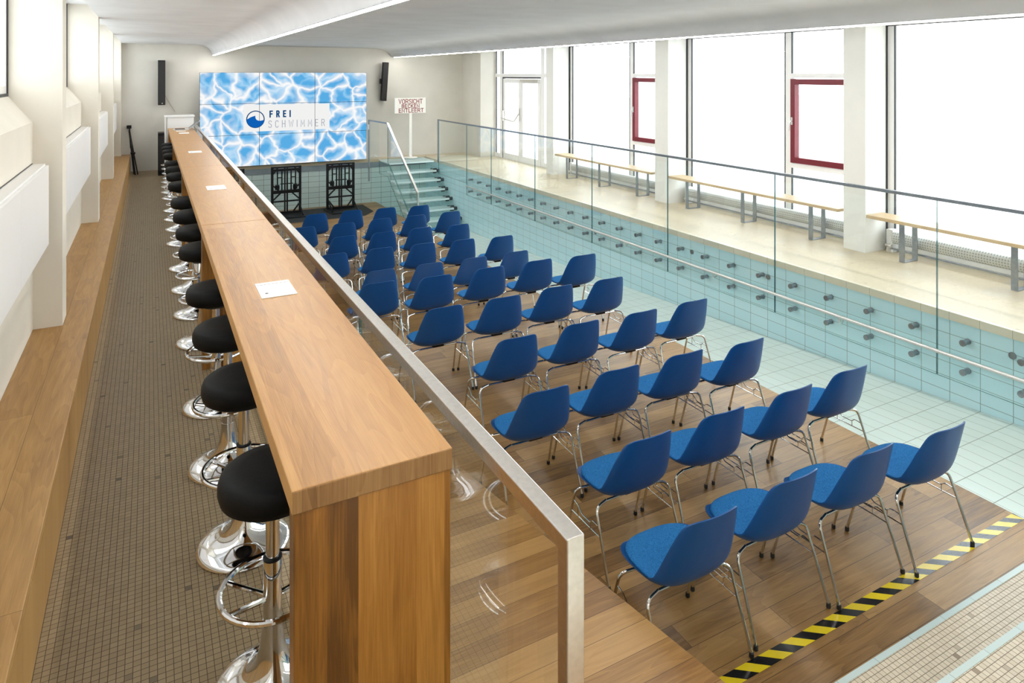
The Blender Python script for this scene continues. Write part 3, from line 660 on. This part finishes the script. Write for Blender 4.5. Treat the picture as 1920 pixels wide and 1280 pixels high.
# ================================================================ video wall
VX0, VX1, VZ0, VZ1, VY = .945, 4.557, .033, 2.086, 15.95
t = thing('video_wall', 'video wall of nine screens showing pool water and a white logo banner', 'screen', (0, 0, 0))
pw, ph = (VX1-VX0)/3, (VZ1-VZ0)/3
for i in range(3):
    for j in range(3):
        x, z = VX0+i*pw, VZ0+j*ph
        p = MB().box(x+.001, x+pw-.001, VY, VY+.09, z+.001, z+ph-.001).build('display_panel', 'black', t)
        MB().add([(x+.004, VY-.001, z+.004), (x+pw-.004, VY-.001, z+.004), (x+pw-.004, VY-.001, z+ph-.004), (x+.004, VY-.001, z+ph-.004)], [(0,1,2,3)]).build('screen', 'water', p)
bx0, bx1, bz0, bz1 = 1.82, 3.685, .785, 1.375
def q4(mb, x0, x1, z0, z1, y, mi=0): mb.add([(x0, y, z0), (x1, y, z0), (x1, y, z1), (x0, y, z1)], [(0,1,2,3)], mi)
m = MB()
cx = [bx0, VX0+pw-.004, VX0+pw+.004, VX0+2*pw-.004, VX0+2*pw+.004, bx1]; czs = [bz0, bz1]
for a in (0, 2, 4): q4(m, cx[a], cx[a+1], bz0, bz1, VY-.002)
ban = m.build('logo_banner', 'logo_white', t); ban['label'] = 'white banner with wave logo and lettering'
# ring and wave
rc, rz_, rr = 2.067, 1.055, .193
m = MB(); n = 48
def rp(a, r): return (rc+r*math.cos(a), VY-.003, rz_+r*math.sin(a))
for i in range(n):
    a, b = 2*math.pi*i/n, 2*math.pi*(i+1)/n; m.add([rp(a, rr), rp(b, rr), rp(b, rr-.022), rp(a, rr-.022)], [(0,1,2,3)])
m.build('logo_ring', 'logo_navy', ban)
R = rr-.012
top = [(-.98, .0), (-.80, .12), (-.55, .27), (-.30, .36), (-.08, .42), (.0, .44), (-.02, .30), (.02, .10), (.14, -.08), (.34, -.17), (.58, -.19), (.80, -.15), (.985, -.08)]
lower = [(math.cos(a), math.sin(a)) for a in [-.081-i*(math.pi-.08)/28 for i in range(1, 28)]]
poly = [(rc+x*R, rz_+z*R) for x, z in top+lower]
m = MB(); m.add([(x, VY-.0034, z) for x, z in poly], [tuple(range(len(poly)))]); wv = m.build('logo_wave', 'logo_blue', ban)
bm = bmesh.new(); bm.from_mesh(wv.data); bmesh.ops.triangulate(bm, faces=bm.faces); bm.to_mesh(wv.data); bm.free()
def fit(m, text, x0, x1, z, h, th, y, wide):
    w = sum(GL[c][0]*h*wide for c in text); gap = (x1-x0-th-w)/(len(text)-1); letters(m, text, x0+th/2, z, h, th, gap, y, wide=wide)
m = MB(); fit(m, 'FREI', 2.36, 2.82, 1.098, .128, .030, VY-.003, .62); m.build('lettering', 'logo_navy', ban)
m = MB(); fit(m, 'SCHWIMMER', 2.337, 3.576, .862, .150, .015, VY-.003, .70); m.build('lettering', 'logo_grey', ban)
# ================================================================ truss towers carrying the video wall
def make_tower():
    t = thing('truss_tower', '', 'truss', (0, 0, Z2))
    w, h = .64, 1.05; fr = MB(); b = .022
    for x in (0, w-.05): MB().box(x, x+.05, -.02, .03, .03, h).build('outer_post', 'black', t)
    for x in (w*.43, w*.51): MB().box(x, x+.028, -.02, .02, .03, h).build('centre_post', 'black', t)
    for x in (.12, .41):
        c = MB()
        for q in (0, .095): c.box(x+q, x+q+.026, -.015, .015, .53, h-.06)
        c.box(x, x+.11, -.012, .012, .80, .82); c.build('inner_frame', 'black', t)
    for z0, z1 in ((.0, .06), (.46, .53), (h-.10, h-.05), (h-.03, h)): MB().box(0, w, -.025, .025, z0, z1).build('cross_beam', 'black', t)
    MB().box(.04, w-.04, -.015, .015, .27, .30).build('cross_beam', 'black', t); MB().box(.2, .46, -.012, .012, .66, .68).build('cross_beam', 'black', t)
    for a, bq in (((.02, .30), (.20, .47)), ((w-.02, .30), (w-.20, .47)), ((.02, .25), (.17, .05)), ((w-.02, .25), (w-.17, .05)), ((.02, .66), (.16, .53)), ((w-.02, .66), (w-.16, .53)), ((.03, h-.17), (.14, h-.03)), ((w-.03, h-.17), (w-.14, h-.03))):
        MB().tube([(a[0], 0, a[1]), (bq[0], 0, bq[1])], .018, 6).build('brace', 'black', t)
    for x in (.13, w-.13): MB().lathe([(0, -.05), (.045, -.05), (.05, 0), (.045, .05), (0, .05)], 12, 0, (x, 0, .60)).build('clamp', 'black', t, smooth=True)
    MB().prism([(.0, -.55), (w, -.55), (w+.06, .0), (-.06, .0)], 'z', .002, .022).build('foot_plate', 'black', t)
    for x in (.04, w-.04): MB().tube([(x, -.42, .03), (x, -.01, .22)], .018, 6).build('stay', 'black', t)
    return t
tw = make_tower()
for k, (x, lab) in enumerate([(1.16, 'black truss tower mostly hidden behind the railing at left'), (2.345, 'middle black truss tower below the video wall'), (3.54, 'black truss tower below the video wall nearest the glass stairs')]):
    o = tw if k == 0 else copy_tree(tw); o.location = (x, 15.62, Z2); o['label'] = lab; o['group'] = 'truss towers under the video wall'
tag(MB().prism([(1.0, 14.62), (4.15, 14.62), (4.45, 15.0), (4.45, 15.9), (1.0, 15.9)], 'z', Z2+.0005, Z2+.0018).build('floor_mat', 'rubber'), 'black mat on the oak floor under the truss towers', 'mat')

# ================================================================ glass staircase into the pool
t = thing('glass_staircase', 'glass staircase with floating treads beside the video wall', 'stairs', (0, 0, 0))
SX0, SX1 = 4.90, 6.0
glass_box(SX0, SX1, 15.26, YE-.03, -.045, -.012, 'z', 'landing', t, 'tread')
for i in range(9):
    z = -.215-.178*i; y = 15.10-.262*i
    glass_box(SX0, SX1, y, y+.34, z-.04, z, 'z', 'tread', t, 'tread')
    for dy in (.08, .25):
        br = MB()
        br.cyl((SX1+.001, y+dy, z-.03), (PX-.001, y+dy, z-.03), .038, 12); br.cyl((SX1-.03, y+dy, z-.06), (SX1-.03, y+dy, z+.012), .030, 12)
        br.box(SX1-.06, SX1+.02, y+dy-.012, y+dy+.012, z-.085, z-.045)
        br.build('tread_bracket', 'blacksteel', t, smooth=True)
        MB().cyl((SX0-.02, y+dy, z-.02), (SX0-.001, y+dy, z-.02), .022, 12).build('tread_bracket', 'steel', t, smooth=True)
# glass stringer under the treads on the open side and balustrade above it
def slab(mb, outline, x, th=.012):
    mb.prism(outline, 'x', x, x+th, 1); mb.mi[-len(outline)-2] = 0; mb.mi[-len(outline)-1] = 0
m = MB(); slab(m, [(15.95, -.015), (15.2, -.015), (12.9, -1.45), (13.4, -1.55), (15.3, -.33), (15.95, -.33)], SX0-.034); m.build('stringer', ['glass', 'glass_edge'], t)
m = MB(); slab(m, [(15.25, .90), (15.25, .02), (13.25, -1.25), (13.25, -.40)], SX0-.05); m.build('balustrade_glass', ['glass', 'glass_edge'], t)
m = MB(); m.prism([(4.64, .02), (4.86, .02), (4.86, .92), (4.64, .95)], 'y', 15.93, 15.94, 0); m.build('balustrade_glass', 'glass', t)
MB().box(4.59, 4.625, 15.90, 15.935, -.49, .965).build('stair_post', 'darksteel', t)
MB().box(4.555, 4.60, 15.86, 15.90, .74, .86).build('post_box', 'alu', t)
def bar(p, q, w, h):
    p, q = Vector(p), Vector(q); d = (q-p).normalized(); s = d.cross(Vector((0,0,1))).normalized()*w/2; u = s.cross(d).normalized()*h/2
    return MB().add([p-s-u, p+s-u, p+s+u, p-s+u, q-s-u, q+s-u, q+s+u, q-s+u], [(0,1,2,3),(7,6,5,4),(0,4,5,1),(1,5,6,2),(2,6,7,3),(3,7,4,0)])
bar((4.605, 15.92, .955), (4.85, 15.25, .915), .04, .03).build('landing_rail', 'darksteel', t)
bar((4.85, 15.25, .915), (4.86, 13.26, -.385), .045, .035).build('stair_handrail', 'steel', t)
MB().box(4.842, 4.882, 13.235, 13.27, -1.33, -.37).build('newel_post', 'steel', t)

# ================================================================ things on the back wall
for x, lab, tilt in ((.231, 'black column loudspeaker on the back wall left of the video wall', 0.0), (5.11, 'black column loudspeaker on the back wall right of the video wall', .045)):
    t = thing('column_speaker', lab, 'loudspeaker', (x, 16.32, 1.87), group='column loudspeakers')
    if tilt: t.rotation_euler = (.06, tilt, 0)
    MB().box(-.07, .07, -.06, .05, -.475, .475).build('cabinet', 'black', t, bevel=.006)
    MB().box(-.06, .06, -.066, -.061, -.455, .455).build('grille', 'rubber', t)
    MB().box(-.03, .03, .0505, .115, -.05, .05).build('wall_bracket', 'black', t)
    if tilt: MB().box(-.11, -.071, -.02, .04, -.06, .06).build('side_bracket', 'black', t)
    else: MB().cyl((0.01, -.0665, -.44), (0.01, -.068, -.44), .012, 12).build('badge', 'alu', t)
tag(MB().tube([(.30, 16.44, 1.60), (.34, 16.44, 1.50), (.49, 16.44, 1.24)], .004, 6).build('speaker_cable', 'wire'), 'thin brown cable hanging below the left loudspeaker', 'cable')
# warning sign
t = thing('warning_sign', 'white sign on a post reading VORSICHT BECKEN ENTLEERT in dark red', 'sign', (5.66, 15.95, 0), 0.)
MB().box(-.42, .40, -.012, .0, 1.095, 1.47).build('sign_board', 'sign_white', t, bevel=.004)
MB().box(-.035, .035, .0005, .03, .03, 1.44).build('post', 'sign_white', t)
MB().lathe([(.17, 0), (.17, .015), (.15, .022), (.04, .03), (.03, .06)], 24, 0, (0, .015, 0)).build('foot', 'sign_white', t, smooth=True)
e = MB()
for q in ((-.42, -.412), (.392, .40)): e.box(*q, -.0135, -.0125, 1.10, 1.465)
e.build('board_edge', 'darksteel', t)
m = MB(); 
for txt, x0, x1, z, h, wide in (('VORSICHT', -.315, .305, 1.330, .105, .95), ('BECKEN', -.235, .225, 1.228, .080, 1.1), ('ENTLEERT', -.31, .33, 1.118, .088, 1.1)):
    fit(m, txt, x0, x1, z, h, .017, -.0135, wide)
m.build('lettering', 'sign_red', t)
# white cabinet and black case at the far end of the bar
t = thing('white_cabinet', 'white cabinet standing behind the far end of the bar', 'cabinet', (.56, 15.75, 0))
MB().box(-.235, .25, -.22, .20, .05, 1.17).build('body', 'panel_white', t, bevel=.004)
MB().box(-.29, .27, -.24, .22, 1.171, 1.195).build('top_board', 'panel_white', t, bevel=.003)
for x in (-.275, -.215): MB().box(x-.012, x+.012, -.236, -.222, 0, 1.17).build('leg', 'panel_white', t)
t = thing('equipment_case', 'black upright case beside the white cabinet behind the stools', 'case', (.215, 15.7, 0))
MB().box(-.06, .055, -.2, .2, .02, .86).build('case_body', 'black', t, bevel=.01)
MB().box(-.05, .045, -.205, -.2005, .1, .8).build('case_front', 'rubber', t)
MB().box(-.06, .055, -.2, .2, 0, .0195).build('feet', 'rubber', t)
# folded tripod leaning on the back wall
t = thing('tripod', 'folded black tripod stand leaning against the back wall by the ledge', 'tripod', (0, 0, 0))
top = Vector((-.37, 16.38, .93))
for k, b in enumerate([(-.25, 15.84, .0), (-.21, 15.92, .0), (-.275, 15.94, .0)]):
    l = MB().tube([top+Vector((0, 0, -.06)), Vector(b)], .017, 8, r1=.012).build('leg', 'black', t, smooth=True)
    p = top+(Vector(b)-top)*.55; MB().lathe([(.0, -.02), (.026, -.02), (.026, .02), (0, .02)], 10, 0, p).build('leg_clamp', 'black', l, smooth=True)
MB().tube([top+Vector((.0, .0, .03)), top+Vector((.03, -.14, -.42))], .014, 8).build('centre_column', 'black', t, smooth=True)
MB().box(top.x-.05, top.x+.04, top.y-.03, top.y+.03, top.z-.02, top.z+.05).build('head', 'black', t, bevel=.008)
# laptop and leaflets at the far end of the bar
t = thing('laptop', 'open silver laptop at the far end of the bar', 'laptop', (.60, 14.45, BZ+.0005), 0.)
MB().box(-.20, .06, -.17, .17, 0, .016).build('base', 'alu', t, bevel=.003)
MB().box(-.17, .0, -.14, .14, .0162, .0172).build('keyboard', 'rubber', t)
lid = MB().box(0, .25, -.17, .17, 0, .008).build('lid', 'alu', t, bevel=.002); lid.location = (.062, 0, .014); lid.rotation_euler = (0, -math.radians(38), 0)
MB().box(.01, .24, -.16, .16, .0082, .0092).build('screen', 'screen_dark', lid)
tag(MB().box(.44, .60, 14.02, 14.20, BZ+.0005, BZ+.002).build('leaflet', 'sign_white'), 'white sheet of paper lying in front of the laptop', 'paper')
